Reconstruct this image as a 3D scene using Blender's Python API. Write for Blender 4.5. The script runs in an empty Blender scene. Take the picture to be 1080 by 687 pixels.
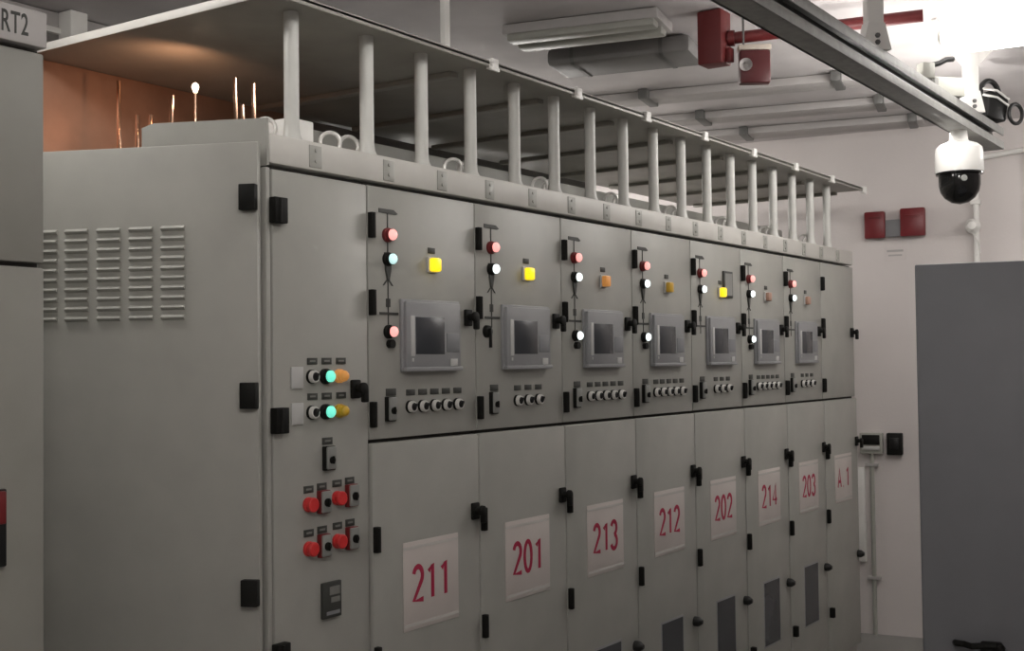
import bpy, bmesh, math, random
from mathutils import Vector, Matrix
random.seed(7)
PI = math.pi
C = bpy.context.scene.collection
FLOOR = -0.55          # everything is built on a datum 0.55 m above the floor, then lifted at the end

# ------------------------------------------------------------------ materials
def mat(name, col, rough=.5, metal=0., var=.05, scale=6., emit=None, estr=0., bump=0., bscale=60., alpha=1., trans=0., spec=.5):
    m = bpy.data.materials.new(name); m.use_nodes = True
    nt = m.node_tree; b = nt.nodes['Principled BSDF']
    tc = nt.nodes.new('ShaderNodeTexCoord'); nz = nt.nodes.new('ShaderNodeTexNoise')
    nz.inputs['Scale'].default_value = scale; nz.inputs['Detail'].default_value = 4
    nt.links.new(tc.outputs['Object'], nz.inputs['Vector'])
    rp = nt.nodes.new('ShaderNodeValToRGB')
    rp.color_ramp.elements[0].position = .3; rp.color_ramp.elements[1].position = .7
    rp.color_ramp.elements[0].color = tuple(c*(1-var) for c in col)+(1,)
    rp.color_ramp.elements[1].color = tuple(min(1, c*(1+var)) for c in col)+(1,)
    nt.links.new(nz.outputs['Fac'], rp.inputs['Fac']); nt.links.new(rp.outputs['Color'], b.inputs['Base Color'])
    b.inputs['Roughness'].default_value = rough; b.inputs['Metallic'].default_value = metal
    b.inputs['Specular IOR Level'].default_value = spec
    if trans: b.inputs['Transmission Weight'].default_value = trans
    if emit:
        b.inputs['Emission Color'].default_value = tuple(emit)+(1,); b.inputs['Emission Strength'].default_value = estr
    if bump:
        n2 = nt.nodes.new('ShaderNodeTexNoise'); n2.inputs['Scale'].default_value = bscale
        nt.links.new(tc.outputs['Object'], n2.inputs['Vector'])
        bp = nt.nodes.new('ShaderNodeBump'); bp.inputs['Strength'].default_value = bump; bp.inputs['Distance'].default_value = .01
        nt.links.new(n2.outputs['Fac'], bp.inputs['Height']); nt.links.new(bp.outputs['Normal'], b.inputs['Normal'])
    return m
M = dict(
    panel=mat('grey powder coat', (.365, .363, .333), .42, bump=.03, bscale=250),
    rail=mat('pale grey powder coat', (.60, .585, .55), .45),
    hood=mat('galvanised hood sheet', (.33, .32, .285), .5, .15, var=.08),
    post=mat('pale grey tube paint', (.60, .60, .57), .4),
    dark=mat('gap shade colour', (.035, .033, .03), .7),  # dark colour that stands for shade inside door gaps
    black=mat('black plastic', (.007, .007, .006), .6, spec=.25),
    blacksheen=mat('black satin plastic', (.012, .012, .012), .4, spec=.35),
    plate=mat('engraved black nameplate', (.045, .047, .042), .5),
    mark=mat('pale engraving', (.20, .20, .185), .6),
    chrome=mat('bright ring', (.78, .77, .74), .3, .25),
    relay=mat('relay bezel grey', (.285, .288, .295), .45),
    keypad=mat('relay keypad grey', (.235, .24, .25), .5),
    relaystrip=mat('relay pale strip', (.52, .52, .51), .5),
    screen=mat('blank screen glass', (.05, .053, .06), .25),
    dial=mat('grey switch dial', (.26, .265, .25), .35),
    paper=mat('white paper sheet', (.60, .55, .52), .35, var=.03),
    sleeve=mat('clear sign sleeve edge', (.62, .60, .57), .2),
    red=mat('red numeral ink', (.40, .015, .06), .6),
    redplastic=mat('red plastic', (.62, .035, .035), .35),
    darkred=mat('dark red plastic', (.16, .012, .014), .4),
    firered=mat('fire red paint', (.135, .013, .014), .5),
    beaconred=mat('beacon red', (.17, .014, .018), .4),
    deepred=mat('deep red casing', (.075, .008, .010), .45),
    wall=mat('white painted plaster', (.70, .655, .64), .8, var=.03, scale=2, bump=.1),
    backwall=mat('shaded back wall grey', (.12, .115, .105), .85, var=.15, scale=3),  # base colour darkened to stand for the unlit space behind the row
    ceil=mat('grey painted concrete', (.60, .57, .57), .85, var=.10, scale=2.5, bump=.1),
    floor=mat('grey epoxy floor', (.27, .27, .255), .4, var=.08, scale=3),
    galv=mat('galvanised steel', (.30, .30, .285), .6, .1, var=.12, scale=20),
    galvdark=mat('dull grey steel', (.16, .16, .155), .5, .4),
    white=mat('white paint', (.84, .83, .80), .4),
    cream=mat('cream plastic', (.55, .49, .42), .5),
    greybox=mat('grey box plastic', (.40, .40, .36), .5),
    bluegrey=mat('blue grey cabinet paint', (.165, .168, .182), .5, var=.04),
    copper=mat('copper sheet', (.36, .215, .15), .5, .3, var=.2, scale=5),
    copperbar=mat('polished copper', (.95, .60, .42), .18, 1.),
    trunk=mat('grey trunking', (.46, .44, .43), .6),
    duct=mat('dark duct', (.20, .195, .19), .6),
    tube=mat('luminaire diffuser', (.9, .9, .9), .5, emit=(1, .97, .93), estr=6.),
    bulb=mat('added warm bulb', (1, .8, .6), .4, emit=(1, .72, .5), estr=4.),
    lredon=mat('lit red lens', (.9, .35, .33), .3, emit=(1, .42, .38), estr=.75),
    olive=mat('olive grey powder coat', (.255, .25, .225), .45),
    lwhiteon=mat('lit white lens', (.9, .95, .95), .3, emit=(.88, 1, .99), estr=1.1),
    lcyanon=mat('lit pale cyan lens', (.7, .9, .9), .3, emit=(.55, .9, .88), estr=.6),
    lyelon=mat('lit yellow lens', (.95, .75, .05), .3, emit=(1, .70, .0), estr=.75),
    lgreenon=mat('lit green lens', (.2, .8, .65), .3, emit=(.16, .85, .62), estr=.6),
    lorange=mat('orange lens', (.85, .36, .09), .3, emit=(1, .45, .12), estr=.12),
    lamber=mat('amber lens', (.70, .42, .04), .3),
    lpale=mat('unlit reddish lens', (.45, .27, .20), .35),
    lglass=mat('black dome glass', (.006, .006, .006), .08),
    cable=mat('black cable', (.012, .012, .012), .45),
)

# ------------------------------------------------------------------ mesh building
class MB:
    def __init__(s): s.bm = bmesh.new()
    def box(s, x0, x1, y0, y1, z0, z1, bev=0., mx=None):
        b = bmesh.new(); bmesh.ops.create_cube(b, size=1)
        for v in b.verts: v.co = Vector(((x0+x1)/2+v.co.x*(x1-x0), (y0+y1)/2+v.co.y*(y1-y0), (z0+z1)/2+v.co.z*(z1-z0)))
        if bev: bmesh.ops.bevel(b, geom=b.edges[:], offset=bev, segments=2, affect='EDGES', profile=.5)
        s.join(b, mx); return s
    def join(s, b, mx=None):
        if mx: bmesh.ops.transform(b, matrix=mx, verts=b.verts)
        me = bpy.data.meshes.new('t'); b.to_mesh(me); b.free(); s.bm.from_mesh(me); bpy.data.meshes.remove(me)
    def lathe(s, prof, origin=(0, 0, 0), axis=(0, 0, 1), seg=20):
        """prof: list of (distance along axis, radius)"""
        a = Vector(axis).normalized(); q = Vector((0, 0, 1)).rotation_difference(a).to_matrix()
        o = Vector(origin); rings = []
        for d, r in prof:
            if r < 1e-6: rings.append([s.bm.verts.new(o+a*d)])
            else: rings.append([s.bm.verts.new(o+q @ Vector((r*math.cos(2*PI*k/seg), r*math.sin(2*PI*k/seg), d))) for k in range(seg)])
        for A, B in zip(rings, rings[1:]):
            for k in range(seg):
                k2 = (k+1) % seg
                if len(A) == 1 and len(B) == 1: continue
                if len(A) == 1: s.bm.faces.new((A[0], B[k2], B[k]))
                elif len(B) == 1: s.bm.faces.new((A[k], A[k2], B[0]))
                else: s.bm.faces.new((A[k], A[k2], B[k2], B[k]))
        if len(rings[0]) > 1: s.bm.faces.new(rings[0][::-1])
        if len(rings[-1]) > 1: s.bm.faces.new(rings[-1])
        return s
    def cyl(s, p0, p1, r, seg=16): 
        p0, p1 = Vector(p0), Vector(p1); return s.lathe([(0, r), ((p1-p0).length, r)], p0, p1-p0, seg)
    def tube(s, pts, r, seg=8, closed=False):
        pts = [Vector(p) for p in pts]; n = len(pts); rings = []; up = None
        for i, p in enumerate(pts):
            a = pts[(i-1) % n] if closed or i else p; b = pts[(i+1) % n] if closed or i < n-1 else p
            t = (b-a).normalized()
            if up is None: up = t.orthogonal().normalized()
            up = (up-t*up.dot(t)).normalized(); w = t.cross(up)
            rings.append([s.bm.verts.new(p+(up*math.cos(2*PI*k/seg)+w*math.sin(2*PI*k/seg))*r) for k in range(seg)])
        for i in range(n if closed else n-1):
            A, B = rings[i], rings[(i+1) % n]
            for k in range(seg): s.bm.faces.new((A[k], A[(k+1) % seg], B[(k+1) % seg], B[k]))
        if not closed: s.bm.faces.new(rings[0][::-1]); s.bm.faces.new(rings[-1])
        return s
    def prism(s, poly, y0, y1):
        """poly in (x,z), extruded along y"""
        A = [s.bm.verts.new((x, y0, z)) for x, z in poly]; B = [s.bm.verts.new((x, y1, z)) for x, z in poly]
        s.bm.faces.new(A); s.bm.faces.new(B[::-1])
        for i in range(len(poly)):
            j = (i+1) % len(poly); s.bm.faces.new((A[j], A[i], B[i], B[j]))
        return s
    def mesh(s, name, smooth=True):
        bmesh.ops.recalc_face_normals(s.bm, faces=s.bm.faces[:])
        me = bpy.data.meshes.new(name); s.bm.to_mesh(me); s.bm.free()
        if smooth:
            for p in me.polygons: p.use_smooth = True
            try: me.set_sharp_from_angle(angle=math.radians(35))
            except Exception: pass
        return me
def obj(name, mb, m, parent=None, loc=(0, 0, 0), rz=0., label=None):
    me = mb.mesh(name) if isinstance(mb, MB) else mb
    if not me.materials: me.materials.append(M[m])
    elif me.materials[0] != M[m]:
        me = me.copy(); me.materials[0] = M[m]
    o = bpy.data.objects.new(name, me); C.objects.link(o); o.location = loc; o.rotation_euler = (0, 0, rz)
    if parent: o.parent = parent
    if label: o['label'] = label
    return o
def tag(o, label, cat, group=None, kind=None):
    o['label'] = label; o['category'] = cat
    if group: o['group'] = group
    if kind: o['kind'] = kind
    return o
def thing(name, label, cat, loc=(0, 0, 0), rz=0., group=None):
    o = bpy.data.objects.new(name, None); C.objects.link(o); o.empty_display_size = .1
    o.location = loc; o.rotation_euler = (0, 0, rz)
    return tag(o, label, cat, group)
def struct(name, mb, m, label):
    o = obj(name, mb, m); o['kind'] = 'structure'; o['label'] = label; o['category'] = name.split('_')[0]; return o
CACHE = {}
def cached(key, fn):
    if key not in CACHE: CACHE[key] = fn().mesh(key)
    return CACHE[key]
def text_mesh(s, w, h, depth=.0006, bold=.0):
    cu = bpy.data.curves.new('numerals', 'FONT'); cu.body = s; cu.size = 1; cu.extrude = .01; cu.offset = bold
    cu.space_character = 1.08
    ob = bpy.data.objects.new('numerals', cu); C.objects.link(ob)
    bpy.context.view_layer.update()
    me = bpy.data.meshes.new_from_object(ob.evaluated_get(bpy.context.evaluated_depsgraph_get()))
    bpy.data.objects.remove(ob)
    xs = [v.co.x for v in me.vertices]; ys = [v.co.y for v in me.vertices]
    x0, x1, y0, y1 = min(xs), max(xs), min(ys), max(ys)
    for v in me.vertices:
        x, y, z = v.co
        v.co = ((x-x0)/(x1-x0)*w, -depth*(1 if z > 0 else -.5), (y-y0)/(y1-y0)*h)
    me.materials.clear()
    return me

def glyph_mb(ch, w, h, t):
    def arc(cx, cy, rx, ry, a0, a1, n=14): return [(cx+rx*math.cos(math.radians(a0+(a1-a0)*i/n)), cy+ry*math.sin(math.radians(a0+(a1-a0)*i/n))) for i in range(n+1)]
    closed = False
    if ch == '1': P = [[(.16, .76), (.38, .94), (.38, .05)]]
    elif ch == '2': P = [arc(.31, .71, .24, .24, 165, -38)+[(.07, .06), (.60, .06)]]
    elif ch == '0': P = [arc(.31, .5, .24, .45, 0, 345, 22)]; closed = True
    elif ch == '3': P = [arc(.29, .73, .23, .22, 160, -70)+arc(.29, .27, .26, .24, 68, -160)]
    elif ch == '4': P = [[(.44, .05), (.44, .94), (.04, .28), (.62, .28)]]
    elif ch == 'A': P = [[(.03, .05), (.31, .95), (.59, .05)], [(.12, .32), (.5, .32)]]
    else: P = [[(.28, .05), (.34, .05)]]
    b = MB()
    for p in P: b.tube([(x*w/.62, 0, z*h) for x, z in p], t/2, 8, closed)
    for v in b.bm.verts: v.co.y *= .06
    return b
# ------------------------------------------------------------------ the room
CEIL = 3.30
WA = math.radians(8)                      # the far wall is not quite square to the switchgear row
WT = Vector((math.sin(WA), -math.cos(WA), 0)); WN = Vector((-math.cos(WA), -math.sin(WA), 0)); WO = Vector((9.33, 0, 0))
WRZ = math.atan2(WT.y, WT.x)
def wx(y): return 9.33-math.tan(WA)*y
YR, YL, XN = -4.6, 3.6, -2.6
def slab(poly, z0, z1):
    b = MB(); A = [b.bm.verts.new((x, y, z0)) for x, y in poly]; B = [b.bm.verts.new((x, y, z1)) for x, y in poly]
    b.bm.faces.new(A); b.bm.faces.new(B)
    for i in range(len(poly)):
        j = (i+1) % len(poly); b.bm.faces.new((A[i], A[j], B[j], B[i]))
    return b
foot = [(XN, YR), (wx(YR), YR), (wx(YL), YL), (XN, YL)]
struct('floor', slab([(XN-.2, YR-.2), (wx(YR)+.4, YR-.2), (wx(YL)+.4, YL+.2), (XN-.2, YL+.2)], FLOOR-.15, FLOOR), 'floor', 'grey floor')
struct('ceiling', slab([(XN-.2, YR-.2), (wx(YR)+.4, YR-.2), (wx(YL)+.4, YL+.2), (XN-.2, YL+.2)], CEIL, CEIL+.15), 'ceil', 'dull grey concrete ceiling')
struct('wall_far', slab([(wx(YR), YR), (wx(YR)+.2, YR), (wx(YL)+.2, YL), (wx(YL), YL)], FLOOR, CEIL), 'wall', 'white painted end wall behind the switchgear row')
struct('wall_left', slab([(XN, YL), (wx(YL), YL), (wx(YL), YL+.2), (XN, YL+.2)], FLOOR, CEIL), 'backwall', 'back wall behind the switchgear row, shade in its colour')
struct('wall_right', slab([(XN, YR-.2), (wx(YR), YR-.2), (wx(YR), YR), (XN, YR)], FLOOR, CEIL), 'wall', 'side wall of the switch room')
struct('wall_near', slab([(XN-.2, YR), (XN, YR), (XN, YL), (XN-.2, YL)], FLOOR, CEIL), 'wall', 'wall behind the viewer')

# ------------------------------------------------------------------ switchgear parts
def hinge_mb(w=.034, h=.088, d=.034):
    def f():
        b = MB(); b.box(-w/2, w/2, -d, 0, -h/2, h/2, .003); b.cyl((-w*.1, -d, -h/2+.004), (-w*.1, -d, h/2-.004), .006, 10)
        return b
    return f
def knob_mb():
    b = MB()
    b.box(-.030, .016, -.014, 0, -.032, .034, .005)
    b.lathe([(0, .015), (.02, .013), (.024, .020), (.036, .020), (.038, .016)], (-.004, -.010, .004), (0, -1, 0), 16)
    b.box(-.004, .020, -.046, -.026, -.046, .004, .005)
    return b
def disc(r, d, y=0., seg=18, rr=None): return MB().lathe([(0, r), (d, rr or r)], (0, y, 0), (0, -1, 0), seg)
def lens_mb(r, d, y):
    return MB().lathe([(0, r), (d*.55, r*.98), (d*.85, r*.75), (d, r*.3), (d*1.02, 0)], (0, -y, 0), (0, -1, 0), 18)
def square_lens_mb():
    return MB().box(-.024, .024, -.034, -.006, -.026, .026, .008)
def lamp(parent, u, z, lens, r=.025, socket='black', flat=False, name='indicator_lamp'):
    o = obj(name, cached('lamp_socket%.3f' % r, lambda: MB().lathe([(0, r*1.15), (.012, r*1.15), (.014, r), (.026, r*.95)], (0, 0, 0), (0, -1, 0), 18)), socket, parent, (u, 0, z))
    obj('lens', cached('lamp_lens%.3f' % r, lambda: lens_mb(r*.88, .020, .022)), lens, o)
    return o
def nameplate(parent, u, z, w=.046, h=.021, mark=True):
    o = obj('nameplate', cached('nameplate%.3f%.3f' % (w, h), lambda: MB().box(-w/2, w/2, -.003, 0, -h/2, h/2, .0008)), 'plate', parent, (u, 0, z))
    if mark: obj('engraving', cached('engr%.3f' % w, lambda: MB().box(-w*.28, w*.28, -.0036, -.0028, -h*.12, h*.16)), 'mark', o)
    return o
def rotary(parent, u, z):
    o = obj('rotary_switch', cached('rotary', lambda: MB().lathe([(0, .0235), (.008, .0235), (.010, .021)], (0, 0, 0), (0, -1, 0), 18)), 'black', parent, (u, 0, z))
    obj('ring', cached('rotary_ring', lambda: MB().lathe([(.009, .0215), (.020, .021), (.024, .019), (.024, .015), (.018, .014)], (0, 0, 0), (0, -1, 0), 18)), 'chrome', o)
    obj('knob', cached('rotary_knob', lambda: MB().lathe([(0, .015), (.016, .0145), (.017, .013)], (0, -.009, 0), (0, -1, 0), 14).box(-.004, .004, -.034, -.024, -.013, .013, .0015, Matrix.Rotation(.6, 4, 'Y'))), 'blacksheen', o)
    return o
def selector(parent, u, z, w=.046, h=.090):
    o = obj('selector_switch', cached('selector%.3f' % w, lambda: MB().box(-w/2, w/2, -.018, 0, -h/2, h/2, .003)), 'black', parent, (u, 0, z))
    obj('dial', cached('selector_dial%.3f' % w, lambda: MB().box(-w/2+.002, w/2-.002, -.026, -.016, -h/2+.004, h/2-.002, .005)), 'dial', o)
    obj('handle', cached('selector_handle%.3f' % w, lambda: MB().lathe([(.024, .0125), (.033, .0115)], (-.003, 0, -.006), (0, -1, 0), 14).box(-.006, .0, -.038, -.030, -.018, .008, .001)), 'black', o)
    return o
def relay(parent):
    u0, u1, z0, z1 = .157, .513, 1.528, 1.797
    r = obj('protection_relay', cached('relay', lambda: MB().box(u0, u1, -.012, 0, z0, z1, .004).box(u0+.012, u1-.012, -.026, -.010, z0+.012, z1-.010, .004)
            .box(u0+.004, u1-.004, -.030, -.006, z0+.000, z0+.016, .003)), 'relay', parent)
    obj('screen', cached('relay_screen', lambda: MB().box(.222, .396, -.0275, -.024, 1.592, 1.731, .001)), 'screen', r)
    obj('light_strip', cached('relay_strip', lambda: MB().box(.192, .214, -.0285, -.024, 1.585, 1.735, .001).box(.198, .208, -.0285, -.024, 1.565, 1.577, .001)), 'relaystrip', r)
    obj('keypad', cached('relay_keypad', lambda: MB().box(.410, .490, -.0285, -.024, 1.600, 1.672, .002)), 'keypad', r)
    obj('badge', cached('relay_badge', lambda: MB().box(.432, .476, -.029, -.024, 1.546, 1.574, .001)), 'relaystrip', r)
    return r
def mimic(parent, full=True):
    def f():
        b = MB(); y0, y1 = -.003, .0005; u = .094
        b.prism([(.046, 2.121), (.128, 2.121), (.152, 2.108), (.140, 2.104), (.046, 2.106)], y0, y1)      # busbar symbol
        b.box(u-.002, u+.002, y0, y1, 1.70, 2.108)
        b.prism([(u-.020, 1.962), (u+.014, 1.962), (u+.012, 1.90), (u+.003, 1.862), (u-.006, 1.862), (u-.016, 1.90)], -.008, .0005)
        for sgn in (-1, 1):
            b.prism([(u-.003, 1.868), (u+.003, 1.868), (u+.003+sgn*.026, 1.842), (u-.003+sgn*.026, 1.842)], y0, y1)
        b.box(u-.011, u+.011, y0, y1, 1.764, 1.795)
        b.box(.046, .150, y0, y1, 1.736, 1.745)
        return b
    return obj('mimic_diagram', cached('mimic', f), 'plate', parent)
def body_mb(w, dep=1.30):
    b = MB()
    b.box(.002, w-.002, .05, dep, FLOOR, 2.205, .003)
    return b
def door_mb(u0, u1, z0, z1, t=.024, y=0., bev=.004): return MB().box(u0, u1, y, y+t, z0, z1, bev)

PW = .652; RX = 3.31; DU = .016
def cabinet_shell(root, w):
    obj('body', cached('body%.3f' % w, lambda: body_mb(w)), 'panel', root)
    obj('gap_shade', cached('gap_sheet%.3f' % w, lambda: MB().box(.003, w-.003, .0245, .05, FLOOR+.12, 2.208)), 'dark', root)  # dark sheet that paints the shade inside the door gaps
    obj('plinth', cached('plinth%.3f' % w, lambda: MB().box(.002, w-.002, .02, .05, FLOOR, FLOOR+.10, .002)), 'trunk', root)
def lifting_eye(root, x, y=.15, z=2.315, r=.036, rz=0.):
    pts = [(r*math.cos(a), 0, r*math.sin(a)+r+.004) for a in [2*PI*k/20 for k in range(20)]]
    o = obj('lifting_eye', cached('lifting_eye', lambda: MB().tube(pts, .0075, 8, True).lathe([(0, .02), (.008, .02), (.010, .012)], (0, 0, 0), (0, 0, 1), 14)), 'chrome', root, (x, y, z), rz)
    return o

SPEC = [  # sign, third device, middle lamp state, number of rotary switches
    ('211', 'red', 'lyelon', 5), ('201', 'key', 'lyelon', 3), ('213', 'white', 'lorange', 5), ('212', 'white', 'lamber', 5),
    ('202', None, 'lyelon', 3), ('214', 'white', 'lpale', 5), ('203', None, 'lpale', 3), ('A.1', None, None, 0)]
WHERE = ['one end of it beside the narrow control cabinet', '', '', '', '', '', '', '']
def panel(k):
    sign, third, mid, nk = SPEC[k]
    root = thing('switchgear_cabinet', {
        0: 'grey switchgear cabinet with paper number 211, beside the narrow end cabinet',
        1: 'grey switchgear cabinet with paper number 201 and a hanging key',
        2: 'grey switchgear cabinet with paper number 213 and an unlit orange lamp',
        3: 'grey switchgear cabinet with paper number 212 on its lower door',
        4: 'grey switchgear cabinet with paper number 202 and a framed tag by its yellow lamp',
        5: 'grey switchgear cabinet with paper number 214 on its lower door',
        6: 'grey switchgear cabinet with paper number 203, second from the far wall',
        7: 'blank switchgear cabinet marked A.1 without a relay, last before the far wall'}[k], 'cabinet',
        (RX+PW*k, 0, 0), 0, 'switchgear cabinets of the long row')
    cabinet_shell(root, PW)
    ud = obj('upper_door', cached('upper_door', lambda: door_mb(.003, PW-.003, 1.288, 2.198)), 'panel', root)
    for z in (2.055, 1.778, 1.378): obj('hinge', cached('hinge', hinge_mb(.022, .092, .022)), 'black', ud, (.0125, 0, z))
    obj('door_knob', cached('door_knob', knob_mb), 'black', ud, (.600, 0, 1.735))
    ld = obj('lower_door', cached('lower_door', lambda: door_mb(.004, PW-.004, FLOOR+.11, 1.275, .036, -.012, .009)), 'panel', root)
    for z in (.935, .512): obj('hinge', cached('hinge', hinge_mb(.022, .092, .022)), 'black', ld, (.0125, -.012, z))
    obj('hinge', cached('hinge_small', hinge_mb(.03, .065, .03)), 'black', ld, (.035, -.012, -.125))
    obj('door_knob', cached('door_knob', knob_mb), 'black', ld, (.617, -.012, .972))
    obj('latch', cached('latch', lambda: MB().lathe([(0, .026), (.02, .026), (.03, .022), (.045, .012), (.047, 0)], (0, 0, 0), (0, -1, 0), 16)), 'blacksheen', ld, (.610, -.012, .186))
    if k < 7:
        vw = obj('inspection_window', cached('window_frame', lambda: MB().box(.212, .462, -.0135, -.010, -.142, .246, .001)), 'relay', ld, (DU, 0, 0))
        obj('pane', cached('window_pane', lambda: MB().box(.222, .452, -.0150, -.013, -.132, .236)), 'screen', vw)
    # the paper number
    sx = .155 if k else .150
    sg = obj('number_sign', cached('sign', lambda: MB().box(0, .335, -.0026, 0, .578, .902, .001)), 'paper', root, (sx, -.012, 0))
    for z in (.874, .592): obj('sleeve_edge', cached('sleeve', lambda: MB().box(.002, .333, -.0036, -.002, 0, .011)), 'sleeve', sg, (0, 0, z))
    for q, chx in enumerate(sign):
        if chx == '.': obj('full_stop', glyph_mb('.', .06, .135, .016), 'red', sg, (.052+.080*q-.0, -.0030, .675))
        else: obj('numeral' if chx != 'A' else 'letter', cached('glyph_'+chx, lambda: glyph_mb(chx, .066, .138, .0205)), 'red', sg, (.052+.080*q, -.0030, .675))
    if k < 7:
        mimic(root)
        lamp(root, .090, 2.026, 'lredon', .023, 'darkred')
        lamp(root, .090, 1.938, 'lcyanon' if k == 0 else 'lwhiteon', .022, 'black')
        nameplate(root, .352, 1.987, .042, .022, False)
        lm = obj('signal_lamp', cached('square_bezel', lambda: MB().box(-.030, .030, -.010, 0, -.030, .030, .004)), 'relaystrip', root, (.352, 0, 1.932))
        obj('lens', cached('square_lens', square_lens_mb), mid, lm)
        if third in ('red', 'white'):
            lamp(root, .092, 1.674, 'lredon' if third == 'red' else 'lwhiteon', .022, 'black')
            obj('push_button', cached('push_button', lambda: disc(.016, .02)), 'black', root, (.098, 0, 1.630))
        elif third == 'key':
            kk = obj('key_switch', cached('key_switch', lambda: MB().lathe([(0, .026), (.016, .024), (.018, .02)], (0, 0, 0), (0, -1, 0), 16)), 'black', root, (.056, 0, 1.684))
            obj('key', cached('key', lambda: MB().box(-.004, .004, -.028, -.016, -.066, .012, .001)), 'blacksheen', kk)
        relay(root)
        nameplate(root, .105, 1.455, .056, .026, False)
        selector(root, .092, 1.394)
        for u in ((.218, .290, .362, .434, .508) if nk == 5 else (.276, .356, .437)):
            rotary(root, u-.006, 1.398); nameplate(root, u, 1.451, .05, .022, False)
        if k == 4:
            t = obj('tag_frame', MB().box(.385, .505, -.012, 0, 1.905, 2.055, .003), 'plate', root)
            obj('tag_card', MB().box(.398, .492, -.0135, -.010, 1.918, 2.042), 'dial', t)
    for o in root.children:
        if o.name.split('.')[0] not in ('body', 'gap_shade', 'plinth', 'upper_door', 'lower_door'): o.location.x += DU
    return root
cabs = [panel(k) for k in range(8)]
obj('end_knob', cached('door_knob', knob_mb), 'black', cabs[7], (PW+.012, .02, 1.735))

# narrow control cabinet at the near end, with its end door ajar
pt = thing('control_cabinet', 'narrow grey cabinet with green lamps and four red switches, nearest end of row', 'cabinet', (2.83, 0, 0))
cabinet_shell(pt, .48)
pd = obj('front_door', MB().box(.012, .477, 0, .024, FLOOR+.11, 2.198, .006), 'panel', pt)
for z in (2.062, 1.378, .62): obj('hinge', cached('hinge_large', hinge_mb(.058, .084, .03)), 'black', pd, (.026, 0, z))
obj('door_knob', cached('door_knob', knob_mb), 'black', pd, (.410, 0, 1.470))
obj('corner_post', MB().box(-.012, .008, .004, .05, FLOOR, 2.203, .005), 'panel', pt)
for row, (zl, zk) in enumerate(((1.570, 1.518), (1.451, 1.398))):
    for u in (.192, .262, .334): nameplate(pt, u, zl, .048, .022)
    rotary(pt, .186, zk)
    lamp(pt, .252, zk, 'lgreenon', .023, 'black')
    lamp(pt, .322, zk, 'lorange' if row == 0 else 'lamber', .021, 'lorange' if row == 0 else 'lamber')
    obj('blank_label', cached('blank_label', lambda: MB().box(-.028, .028, -.006, 0, -.036, .036, .002)), 'relaystrip', pt, (.118, 0, zl-.055))
nameplate(pt, .263, 1.298, .05, .024); selector(pt, .262, 1.240, .050, .082)
def isolator(u, z):
    o = obj('push_button', cached('stop_barrel', lambda: MB().lathe([(0, .025), (.008, .025), (.010, .021), (.016, .021), (.018, .0245), (.028, .0245), (.031, .021)], (0, 0, 0), (0, -1, 0), 18)), 'redplastic', pt, (u, 0, z))
    q = obj('isolator_switch', cached('iso_base', lambda: MB().box(-.025, .025, -.020, 0, -.040, .038, .003)), 'darkred', pt, (u+.066, 0, z+.004))
    obj('cap', cached('iso_cap', lambda: MB().box(-.0235, .0235, -.028, -.018, -.037, .036, .005)), 'dial', q)
    obj('knob', cached('iso_slot', lambda: MB().lathe([(.026, .0145), (.035, .0135)], (-.002, 0, -.002), (0, -1, 0), 14).box(-.005, .001, -.040, -.033, -.016, .012, .001)), 'black', q)
for zr, zp in ((1.092, 1.142), (.945, .997)):
    for ub, dz in ((.172, 0), (.312, .008)):
        nameplate(pt, ub-.002, zp+dz, .046, .024); nameplate(pt, ub+.062, zp+dz+.004, .046, .024)
        isolator(ub-.004, zr+dz)
mt = obj('meter', MB().box(.224, .316, -.014, 0, .700, .822, .004), 'plate', pt)
obj('display', MB().box(.255, .305, -.0155, -.012, .778, .806), 'mark', mt); obj('display', MB().box(.262, .305, -.0155, -.012, .752, .770), 'mark', mt)
obj('display', MB().box(.240, .305, -.0155, -.012, .712, .724), 'keypad', mt)
DA = math.radians(23)
def end_door():
    b = MB(); b.box(.004, .86, -.012, .018, FLOOR+.11, 2.280, .005)
    for cx in (.296, .409, .524, .640, .752):          # five columns of ten pressed louvres
        for r in range(10):
            z = 2.008-r*(2.008-1.718)/9
            n = 6; prof = [(-.012-.011*math.sin(PI*i/n), z+.009-.018*i/n) for i in range(n+1)]
            A = [b.bm.verts.new((cx-.041, y, zz)) for y, zz in prof]; B = [b.bm.verts.new((cx+.041, y, zz)) for y, zz in prof]
            for i in range(n): b.bm.faces.new((A[i], A[i+1], B[i+1], B[i]))
            b.bm.faces.new(A); b.bm.faces.new(B)
    return b
# the end door's local +x runs away from its hinge towards the back, front (-y) faces the viewer
ed = obj('end_door', end_door(), 'panel', pt, (-.036, .006, 0), 0)
# local x -> (-sin, cos), local -y must face the viewer (-X side): mirror by building with y flipped
for v in ed.data.vertices: v.co.y = -v.co.y
ed.data.flip_normals()
ed.rotation_euler = (0, 0, PI/2+DA)
for z in (2.098, 1.462, .835):
    obj('hinge', cached('hinge_end', lambda: MB().box(.002, .058, 0, .028, -.042, .042, .003)), 'black', ed, (0, .012, z))

# ------------------------------------------------------------------ pressure relief hood over the row
hd = thing('pressure_hood', 'long flat grey hood on a row of posts above the switchgear cabinets', 'hood', (2.83, 0, 2.205))
HZ = -2.205
def hobj(n, mb, m, loc=(0, 0, 0)): return obj(n, mb, m, hd, (loc[0]-2.83, loc[1], loc[2]+HZ))
hobj('front_rail', MB().box(2.832, 8.53, 0, .30, 2.216, 2.315, .008), 'rail')
hobj('rear_rail', MB().box(3.45, 8.53, .52, .55, 2.206, 2.50, .006).box(3.35, 8.53, .30, .56, 2.206, 2.24, .004), 'panel')
rp = MB(); rp.box(2.795, 8.60, -.072, 1.30, 2.752, 2.764, .002); rp.box(2.795, 8.60, -.072, -.066, 2.742, 2.768, .002)

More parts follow.
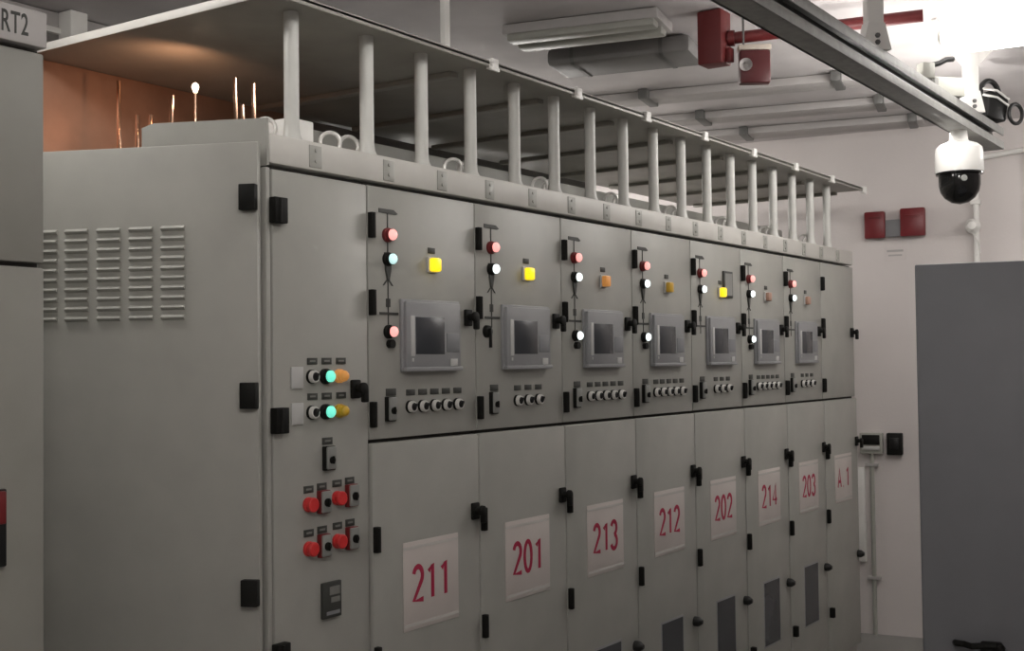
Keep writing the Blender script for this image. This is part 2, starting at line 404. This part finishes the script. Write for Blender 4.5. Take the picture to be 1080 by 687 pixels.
hobj('roof_sheet', rp, 'hood')
hobj('rear_shade', MB().box(4.23, 7.10, 1.288, 1.298, 2.40, 2.751, .001), 'duct')  # dark sheet added to stand for the shade under the hood's back
hobj('end_flange', MB().box(2.789, 2.794, -.072, 1.30, 2.748, 2.778, .001), 'rail')
ep = MB(); v_ = [(.002, 2.208), (.002, 2.362), (.56, 2.410), (.62, 2.40), (.62, 2.208)]
A_ = [ep.bm.verts.new((2.822, y, z)) for y, z in v_]; B_ = [ep.bm.verts.new((2.831, y, z)) for y, z in v_]
ep.bm.faces.new(A_); ep.bm.faces.new(B_)
for i in range(5): ep.bm.faces.new((A_[i], A_[(i+1) % 5], B_[(i+1) % 5], B_[i]))
hobj('end_plate', ep, 'panel')
EY = [2.93, 3.25, 3.35]+[v for k in range(1, 8) for v in (RX+PW*k+.02, RX+PW*k+.115)]
for i, x in enumerate(EY): lifting_eye(hd, x-2.83, .12, 2.315+HZ, .036, -.8-.02*i+.18*((i*37) % 5-2))
for k in range(8): hobj('cross_rib', cached('cross_rib', lambda: MB().box(-.025, .025, .12, 1.24, -.022, 0, .003)), 'hood', (3.998+.652*k, 0, 2.753))
for k in range(8): hobj('edge_clip', cached('edge_clip', lambda: MB().box(-.022, .022, -.014, .02, -.032, .010, .004).box(-.030, .030, -.014, .0, -.040, -.024, .004)), 'white', (3.998+.655*k, -.074, 2.766))
px = [2.985]+[3.37+.3195*k for k in range(16)]
for i, x in enumerate(px):
    hobj('post', cached('post', lambda: MB().lathe([(0, .036), (.004, .036), (.02, .029), (.05, .026), (.42, .026), (.437, .026)], (0, 0, 0), (0, 0, 1), 20)), 'post', (x, .05, 2.315))
    hobj('post_bracket', cached('post_bracket', lambda: MB().box(-.03, .03, -.003, .001, -.04, .035, .001).lathe([(0, .007), (.004, .006)], (0, -.003, .018), (0, -1, 0), 8).lathe([(0, .007), (.004, .006)], (0, -.003, -.018), (0, -1, 0), 8)), 'panel', (x+.06, 0, 2.266))

tag(obj('terminal_box', MB().box(3.10, 3.22, .17, .29, 2.317, 2.43, .006), 'white'), 'small white box on the rail behind the nearest hood post', 'box')

# copper busbar enclosure behind the near end, with copper bars and a warm bulb added for the brown glow
tag(obj('copper_sheet', MB().box(2.84, 4.22, 1.262, 1.272, 2.206, 2.7505, .001), 'copper'), 'copper coloured sheet standing along the back under the near end of the hood', 'sheet')
BARS = [  # X, Y, z0, z1, lean
    (3.06, 1.05, 2.206, 2.674, 0), (3.06, .939, 2.206, 2.526, 0), (3.06, .862, 2.206, 2.517, 0), (3.06, .77, 2.206, 2.577, -.09),
    (3.06, .40, 2.206, 2.594, 0), (3.06, .35, 2.206, 2.491, .05), (3.07, .318, 2.206, 2.564, 0)]
BL = ['slim upright copper bar, leftmost of the bars glinting under the hood', 'short copper bar standing left of its short twin', 'short copper bar standing right of its short twin',
      'leaning copper bar beside the warm bulb', 'slim upright copper bar between the bulb and the nearest hood post', 'short leaning copper bar near the corner lifting ring', 'tall copper bar closest to the nearest hood post']
for (X, Y, z0, z1, ln), lb in zip(BARS, BL):
    b = MB(); b.box(-.004, .004, -.009, .009, 0, z1-z0, .002, Matrix.Rotation(-ln, 4, 'X'))
    b.box(-.012, .012, -.014, .014, 0, .012, .002)
    tag(obj('copper_bar', b, 'copperbar', None, (X, Y, z0)), lb, 'busbar', 'copper bars under the hood')
il = thing('added_bulb', 'added small warm bulb on a thin stem among the copper bars', 'lamp', (3.06, .612, 2.206))  # invented bulb, added to tint and light the corner under the hood
obj('stem', MB().cyl((0, 0, 0), (0, 0, .362), .005, 10).lathe([(0, .03), (.012, .03)], (0, 0, 0)), 'copperbar', il)
obj('bulb', MB().lathe([(0, .006), (.008, .009), (.022, .014), (.034, .010), (.04, 0)], (0, 0, .36), (0, 0, 1), 14), 'bulb', il)

# ------------------------------------------------------------------ cabinet on the left (RT2)
rt = thing('relay_cabinet', 'tall grey cabinet labelled RT2 cut by the left edge of the picture', 'cabinet', (1.20, 0, 0))
obj('body', MB().box(0, .80, .03, 1.3, FLOOR, 2.50, .004), 'olive', rt)
obj('header', MB().box(0, .80, -.012, .03, 2.415, 2.512, .005), 'trunk', rt)
u_ = obj('upper_door', MB().box(.004, .798, 0, .026, 1.838, 2.402, .006), 'olive', rt)
l_ = obj('lower_door', MB().box(.004, .798, 0, .026, FLOOR+.1, 1.826, .006), 'olive', rt)
obj('seam_shade', MB().box(.006, .794, .026, .031, FLOOR+.1, 2.412), 'dark', rt)  # dark sheet behind the doors paints the shade of the seams
obj('lettering', text_mesh('RT2', .078, .058, .001, .01), 'plate', rt, (.664, -.012, 2.437), 0, 'dark letters RT2')
sw = obj('main_switch', MB().box(.560, .676, -.02, 0, 1.05, 1.25, .005), 'blacksheen', rt)
obj('red_cover', MB().box(.566, .672, -.024, -.018, 1.16, 1.244, .004), 'darkred', sw)
obj('lever', MB().box(.600, .630, -.06, -.018, 1.075, 1.145, .004), 'dial', sw)

# ------------------------------------------------------------------ blue grey cabinet at right
BX, BY, BT = 4.60, -1.555, 1.905
BA = math.radians(12)
rc = thing('side_cabinet', 'plain blue grey cabinet at the lower right in front of the white wall', 'cabinet', (BX, BY, 0), math.atan2(-math.cos(BA), math.sin(BA)))
obj('body', MB().box(0, .80, .022, 2.0, FLOOR, BT, .006), 'bluegrey', rc)
obj('end_panel', MB().box(.004, .796, 0, .022, FLOOR+.06, BT-.002, .006), 'bluegrey', rc)
obj('handle', MB().tube([(.245, .0, .515), (.25, -.03, .520), (.275, -.045, .522), (.30, -.03, .512), (.34, -.045, .52), (.38, -.045, .522), (.40, -.03, .515), (.403, 0, .505)], .012, 8).box(.33, .405, -.05, 0, .495, .53, .008), 'black', rc, (-.13, 0, 0))

# ------------------------------------------------------------------ things on the far wall
def on_wall(s, z=0, off=0.): return WO+WT*s+WN*off+Vector((0, 0, z))
ab = thing('alarm_beacon', 'pair of red boxes on a grey plate high on the white end wall', 'alarm', on_wall(0, 2.57), WRZ)
obj('back_plate', MB().box(-.13, .26, -.05, 0, -.095, .035, .006), 'keypad', ab)
for x0, x1, dz in ((-.152, .0, 0), (.112, .292, .012)):
    r_ = obj('red_box', MB().box(x0, x1, -.09, -.028, -.105+dz*.3, .10+dz, .012), 'beaconred', ab)
    obj('lens', MB().box(x0+.03, x1-.03, -.094, -.088, .045, .06, .002), 'darkred' if dz else 'firered', r_)
nt_ = thing('wall_notice', 'tiny pale notice below the red boxes', 'notice', on_wall(.06, 2.35), WRZ)
obj('card', MB().box(-.08, .08, -.004, 0, -.05, .05, .001), 'wall', nt_)
obj('print', MB().box(-.06, .06, -.0055, -.003, .012, .028).box(-.05, .05, -.0055, -.003, -.02, -.008), 'trunk', nt_)
cp = thing('wall_conduit', 'pale conduit bending down the end wall right of the dome camera', 'conduit', on_wall(.66, 2.3), WRZ)
obj('pipe', MB().tube([(.42, -.03, .62), (.35, -.03, .76), (.30, -.03, .755), (.10, -.03, .735), (.03, -.03, .725), (.0, -.03, .69), (-.01, -.03, .60), (-.015, -.03, -.6), (-.015, -.03, -2.0)], .02, 10), 'white', cp)
obj('drop_pipe', MB().tube([(.34, -.03, .76), (.36, -.03, .5), (.36, -.03, -1.9)], .018, 10), 'white', cp)
for z in (.40, -.6): obj('clip', cached('pipe_clip', lambda: MB().box(-.05, .02, -.052, 0, -.018, .018, .004)), 'white', cp, (0, 0, z))
de = thing('wall_detector', 'small white sounder on the conduit of the end wall', 'detector', on_wall(.625, 2.52, .05), WRZ)
obj('base', MB().lathe([(0, .055), (.02, .055), (.03, .045), (.075, .03), (.08, 0)], (0, 0, 0), (0, -1, 0), 20), 'white', de)
obj('lead', MB().tube([(0, -.02, -.05), (.02, -.02, -.09), (.04, 0, -.12), (.045, .02, -.2)], .006, 6), 'white', de)
so = thing('wall_socket', 'grey switched socket on the end wall beside the last cabinet', 'socket', on_wall(-.14, .90), WRZ)
obj('case', MB().box(-.085, .085, -.06, 0, -.075, .085, .008), 'greybox', so)
obj('cover', MB().box(-.066, .066, -.068, -.058, -.005, .07, .004), 'black', so)
obj('strip', MB().box(-.066, .066, -.068, -.058, -.045, -.018, .003), 'relaystrip', so)
so2 = thing('switch_box', 'black switch box on the end wall next to the blue grey cabinet', 'switch', on_wall(.03, .90), WRZ)
obj('case', MB().box(-.055, .06, -.06, 0, -.08, .085, .008), 'black', so2)
obj('rocker', MB().box(-.03, .035, -.066, -.058, -.03, .05, .004), 'blacksheen', so2)
dp = thing('drop_conduit', 'thin grey conduit running down the end wall below the grey socket', 'conduit', on_wall(-.14, .8), WRZ)
obj('pipe', MB().cyl((0, -.025, .02), (0, -.025, FLOOR-.8+.001), .017, 12), 'greybox', dp)
for z in (-.06, -.92): obj('clip', cached('pipe_clip2', lambda: MB().box(-.05, .05, -.045, 0, -.012, .012, .003)), 'trunk', dp, (0, 0, z))
cv = thing('cable_cover', 'white plastic cable cover on the end wall left of the thin conduit', 'cable cover', on_wall(-.24, .3), WRZ)
obj('cover', MB().box(-.05, .045, -.04, 0, -.30, .42, .008), 'white', cv)

# ------------------------------------------------------------------ under the ceiling
CRZ = -PI/2+math.radians(13)             # run of the services under the ceiling: local +x goes right
CT = Vector((math.cos(CRZ), math.sin(CRZ), 0))
def run(name, label, cat, p, x0, x1, mbf, m, group=None):
    o = thing(name, label, cat, (p[0], p[1], CEIL-.004), CRZ, group); obj('casing', mbf(x0, x1), m, o); return o
TL = ['grey trunking under the ceiling, first of three seen above the far end of the hood', 'grey trunking under the ceiling, middle one of three near the end wall', 'grey trunking under the ceiling closest to the end wall']
for i, (X, Y, w) in enumerate(((7.22, .1, .16), (8.05, .1, .16), (8.80, .1, .20))):
    t = run('cable_trunking', TL[i], 'trunking', (X, Y), -3.2, .62-.05*i, lambda a, b: MB().box(a, b, -w/2, w/2, -.05, 0, .006).box(a, b, w/2+.06, w/2+.16, -.03, 0, .004), 'trunk', 'trunkings under the ceiling')
    for x in (-.75, .45): obj('clamp', cached('trunk_clamp', lambda: MB().box(-.03, .03, -.15, .15, -.062, 0, .005)), 'galvdark', t, (x, 0, 0))
ul = thing('ceiling_luminaire', 'unlit strip luminaire under the dim ceiling above the hood', 'lamp', (5.40, .30, CEIL-.004), CRZ)
obj('housing', MB().box(-.42, .40, -.16, .16, -.05, 0, .006), 'trunk', ul)
for y in (-.10, .06): obj('tube', MB().box(-.40, .38, y-.05, y+.05, -.085, -.045, .012), 'greybox', ul)
ad = run('air_duct', 'dark duct under the ceiling behind the unlit luminaire', 'duct', (5.98, .25), -.55, .26, lambda a, b: MB().box(a, b, -.18, .18, -.10, 0, .03), 'duct')
for x in (-.4, .1): obj('hanger', cached('duct_hanger', lambda: MB().box(-.02, .02, -.186, .186, -.104, 0, .03)), 'galvdark', ad, (x, 0, 0))
# red sprinkler pipe and fire sounder
rpz = 3.17
sp = thing('sprinkler_pipe', 'red fire pipe under the ceiling with a square drop at its left end', 'pipe', (5.60, -.31, CEIL-.004))
obj('main', MB().cyl((.03, -.05, -.136), (.30, -.94, -.108), .030, 16).lathe([(0, .04), (.03, .04)], (.03, -.06, -.136), (.29, -.95, 0), 16), 'firered', sp)
obj('drop', MB().box(-.06, .06, -.06, .07, -.268, 0, .008), 'firered', sp)
obj('bracket', MB().box(-.01, .03, -.09, -.05, -.262, -.19, .006), 'firered', sp)
fs = thing('fire_sounder', 'dark red square fire sounder with a round horn below the red pipe', 'alarm', (5.665, -.49, 3.005))
obj('case', MB().box(-.03, .04, -.075, .075, -.082, .082, .008, Matrix.Rotation(.55, 4, 'Z')), 'deepred', fs)
obj('horn', MB().lathe([(0, .014), (.03, .016), (.05, .032), (.054, .032), (.05, .026), (.025, .012)], (-.035, .03, 0), (-1, -.4, 0), 20), 'trunk', fs)
obj('top_strip', MB().box(-.03, .04, -.080, .080, .083, .110, .004, Matrix.Rotation(.55, 4, 'Z')), 'cream', fs)
obj('hanger', MB().cyl((-.05, .035, .10), (-.05, .035, CEIL-3.009), .006, 8), 'galvdark', fs)

# aluminium channel parallel to the row, hung on white drops
CY = -1.15
ch = thing('cable_channel', 'long grey slotted channel hanging over the aisle towards the camera dome', 'channel', (0, CY, 2.80))
X0, X1 = 1.5, 7.72
obj('channel', MB().box(X0, X1, .044, .060, .0, .13, .002).box(X0, X1, -.06, .06, .0, .016, .002).box(X0, X1, -.06, .06, .114, .13, .002).box(X0, X1, -.062, -.052, 0, .046, .003).box(X0, X1, -.062, -.052, .082, .13, .003), 'galv', ch)
obj('slot_insert', MB().box(X0+.01, X1-.01, .0, .043, .02, .11), 'galvdark', ch)
for x in (5.40, 7.12):
    d = obj('drop_hanger', cached('drop_hanger', lambda: MB().box(-.04, .04, -.022, .022, .0, CEIL-2.93, .004).prism([(-.07, 0), (.07, 0), (.04, .12), (-.04, .12)], -.03, .03).prism([(-.04, .26), (.04, .26), (.15, .37), (-.15, .37)], -.012, .012)), 'white', ch, (x, -.02, .13), -.75)
    for z in (.03, .06): obj('bolt', cached('bolt', lambda: MB().lathe([(0, .012), (.01, .011)], (0, 0, 0), (0, -1, 0), 6)), 'galvdark', d, (0, -.03, z))
# dome camera
dc = thing('dome_camera', 'white dome camera with a black lower half hanging from the grey channel', 'camera', (6.93, -1.145, 2.80))
obj('mount', MB().lathe([(0, .045), (-.05, .05), (-.075, .07)], (0, 0, 0), (0, 0, 1), 24), 'white', dc)
obj('shell', MB().lathe([(-.06, .06), (-.075, .10), (-.095, .122), (-.12, .126), (-.228, .128), (-.232, .126)], (0, 0, 0), (0, 0, 1), 32), 'white', dc)
gl = obj('dome', MB().lathe([(-.230, .124), (-.242, .124), (-.246, .110), (-.30, .110), (-.335, .102), (-.37, .080), (-.395, .045), (-.405, 0)], (0, 0, 0), (0, 0, 1), 32), 'lglass', dc)
obj('camera_eye', MB().lathe([(0, .018), (.006, .016), (.008, 0)], (-.102, -.050, -.275), (-.9, -.45, 0), 14), 'dial', gl)
# boxes and cables at the end of the channel
j1 = thing('junction_box', 'small cream box with a black lead above the grey channel', 'box', (6.22, -1.17, 2.933), -.7)
obj('box', MB().box(-.035, .035, -.03, .03, .02, .10, .006), 'greybox', j1)
obj('lead', MB().tube([(.03, 0, .09), (.08, 0, .105), (.12, 0, .125), (.16, 0, .13)], .014, 8), 'cable', j1)
obj('foot', MB().box(-.02, .02, -.02, .02, 0, .022), 'galvdark', j1)
j2 = thing('adapter_box', 'long pale grey box lying on the channel beside the white drop', 'box', (6.62, -1.17, 2.933), -.7)
obj('box', MB().box(-.09, .09, -.03, .03, .0, .10, .006), 'greybox', j2)
kb = thing('cable_gland', 'knurled grey gland on top of the channel between the two boxes', 'gland', (6.36, -1.16, 2.933))
obj('nut', MB().lathe([(0, .03), (.02, .034), (.05, .034), (.06, .022)], (0, 0, 0), (0, 0, 1), 8), 'galv', kb)
sk = thing('power_adapter', 'black adapter with looped cables at the far end of the channel', 'adapter', (7.54, -1.175, 2.952), -.6)
obj('case', MB().box(-.07, .08, -.05, .05, .0, .16, .015, Matrix.Rotation(.18, 4, 'Y')), 'blacksheen', sk)
for i in range(2):
    obj('cable_tie', cached('tie%d' % i, lambda: MB().tube([(-.10, -.06, .17-.035*i), (0, -.062, .165-.04*i), (.095, -.055, .12-.04*i)], .007, 6)), 'white', sk)
obj('cable', MB().tube([(.0+.07*math.cos(a), 0, .15+.085*math.sin(a)) for a in [PI*(1.05-1.1*i/12) for i in range(13)]], .016, 8), 'cable', sk)
obj('cable', MB().tube([(.135+.05*math.cos(a), -.062, .035+.058*math.sin(a)) for a in [2*PI*i/20 for i in range(20)]], .011, 8, True), 'cable', sk)

# hangers and boxes above the near end of the hood
hr = tag(obj('hood_hanger', MB().box(-.02, .02, -.012, .012, 0, CEIL-2.765, .003).box(-.04, .04, -.03, .03, 0, .008, .001), 'white', None, (4.15, .28, 2.765)), 'pale strap hanging from the ceiling down to the top of the hood', 'hanger')
tl = thing('tray_luminaire', 'grey strip fitting under the ceiling behind the label RT2', 'lamp', (3.3, 2.42, CEIL-.004))
obj('housing', MB().box(-1.3, .72, -.13, .13, -.09, 0, .008), 'trunk', tl)
obj('lip', MB().box(-1.3, .72, -.15, -.12, -.11, -.08, .004), 'white', tl)
tag(obj('ceiling_box', MB().box(-.05, .05, -.05, .05, -.16, 0, .008), 'white', None, (3.72, 2.24, CEIL-.004)), 'small white box under the ceiling above the left corner of the hood', 'box')

# ------------------------------------------------------------------ lamps: one in view, the others added out of view
def luminaire(x, y, label, power, length=1.3, rz=0., z=3.16, w=.2):
    t = thing('strip_light', label, 'lamp', (x, y, z), rz, 'strip lights over the aisle')
    obj('housing', MB().box(-length/2, length/2, -.05, .05, -.02, .04, .006), 'white', t)
    for sx in (-.35, .35): obj('hanger', MB().cyl((sx*length, 0, .04), (sx*length, 0, CEIL-z-.002), .012, 8), 'white', t)
    for y_ in (-.5, .5): obj('tube', MB().lathe([(0, .012), (.02, .025), (length-.06, .025), (length-.04, .012)], (-length/2+.02, y_*w, -.02), (1, 0, 0), 14), 'tube', t)
    for y_ in (-.5, .5): obj('reflector_arm', MB().box(-.02, .02, min(0, y_*w), max(0, y_*w), .006, .014), 'white', t)
    for k in range(4):
        L = bpy.data.lights.new('tube_glow', 'POINT'); L.shadow_soft_size = .05; L.energy = power/4; L.color = (1, .96, .915)
        o = bpy.data.objects.new('tube_glow', L); C.objects.link(o); o.parent = t; o.location = ((k//2-.5)*length*.6, (k % 2-.5)*w*1.02, -.085)
    return t
mainl = luminaire(6.50, -1.84, 'glaring white twin tube light under the ceiling at the top right corner', 9, 1.3, -PI/2+.12, 3.19, .30)
obj('end_bracket', MB().box(-.69, -.66, -.05, .05, -.06, .10, .004), 'white', mainl)
luminaire(8.30, -2.1, 'added twin tube light beyond the right edge, nearest the end wall', 14, 1.3, 0, 2.95)  # unseen fill light added to brighten the end wall
luminaire(.60, -2.5, 'assumed unseen twin tube light over the aisle, nearest the viewer', 60, 1.3, 0, 3.0)  # assumed lamp out of view, placed to light the end door
luminaire(3.2, -.85, 'assumed unseen twin tube light over the aisle, above the middle of the picture', 1.5, 1.3, 0, 2.98)  # assumed lamp above the view, lights the near upper doors
luminaire(2.08, .70, 'added short twin tube light over the gap beside the cabinet labelled RT2', 13, .6, PI/2, 3.12)  # unseen fill light added to brighten the top of the end door
luminaire(7.60, 2.3, 'added twin tube light hidden behind the far end of the hood', 44, 1.2, 0, 2.98)  # hidden fill light added to brighten the end wall from behind the row
luminaire(6.00, 2.25, 'added twin tube light hidden behind the middle of the hood', 16, 1.3, 0, 2.92)  # hidden fill light added to brighten the ceiling
ls = thing('row_fill_strip', 'added hidden light strip on the row side of the slotted channel', 'lamp', (6.52, -1.078, 2.865))  # hidden strip added to light the upper doors of the far cabinets
obj('casing', MB().box(-1.18, 1.18, -.010, .006, -.02, .02, .003), 'white', ls)
obj('diffuser', MB().box(-1.16, 1.16, .006, .014, -.015, .015, .004), 'tube', ls)
for k in range(5):
    L = bpy.data.lights.new('row_fill_glow', 'POINT'); L.shadow_soft_size = .03; L.energy = 4.7; L.color = (1, .96, .915)
    o = bpy.data.objects.new('row_fill_glow', L); C.objects.link(o); o.parent = ls; o.location = ((k-2)*.48, .055, 0)
PL = bpy.data.lights.new('bulb_glow', 'SPOT'); PL.spot_size = 2.7; PL.spot_blend = 1.; PL.energy = 3.3; PL.color = (1, .50, .28); PL.shadow_soft_size = .02
plo = bpy.data.objects.new('bulb_glow', PL); C.objects.link(plo); plo.parent = il; plo.location = (0, .03, .36); plo.rotation_euler = (PI/2+.38, 0, -.2)

w = bpy.data.worlds.new('World'); bpy.context.scene.world = w; w.use_nodes = True
w.node_tree.nodes['Background'].inputs[0].default_value = (.5, .5, .5, 1); w.node_tree.nodes['Background'].inputs[1].default_value = .02

# ------------------------------------------------------------------ camera
F = 1290.; 
ax = Vector((1418-540, 371.2-343.5, F)).normalized()
up = Vector((-.012, -1, 0)); up.z = -(up.x*ax.x+up.y*ax.y)/ax.z; up.normalize()
ay = up.cross(ax)
if ay.x > 0: ay = -ay
# rows ax, ay, up give world components of a camera-space vector (x right, y down, z forward)
R = Matrix((ax, ay, up))
right, down, fwd = R @ Vector((1, 0, 0)), R @ Vector((0, 1, 0)), R @ Vector((0, 0, 1))
cam = bpy.data.cameras.new('camera'); co = bpy.data.objects.new('camera', cam); C.objects.link(co)
cam.sensor_width = 36; cam.lens = F/1080*36; cam.clip_start = .05
mw = Matrix((right, -down, -fwd)).transposed().to_4x4(); mw.translation = Vector((0, -2.87, 1.56))
co.matrix_world = mw
bpy.context.scene.camera = co

for o in list(C.objects):
    if o.parent is None: o.location.z += -FLOOR
s = bpy.context.scene
s.view_settings.view_transform = 'Standard'; s.view_settings.look = 'None'; s.view_settings.gamma = 1; s.view_settings.use_curve_mapping = False
s.view_settings.exposure = .40
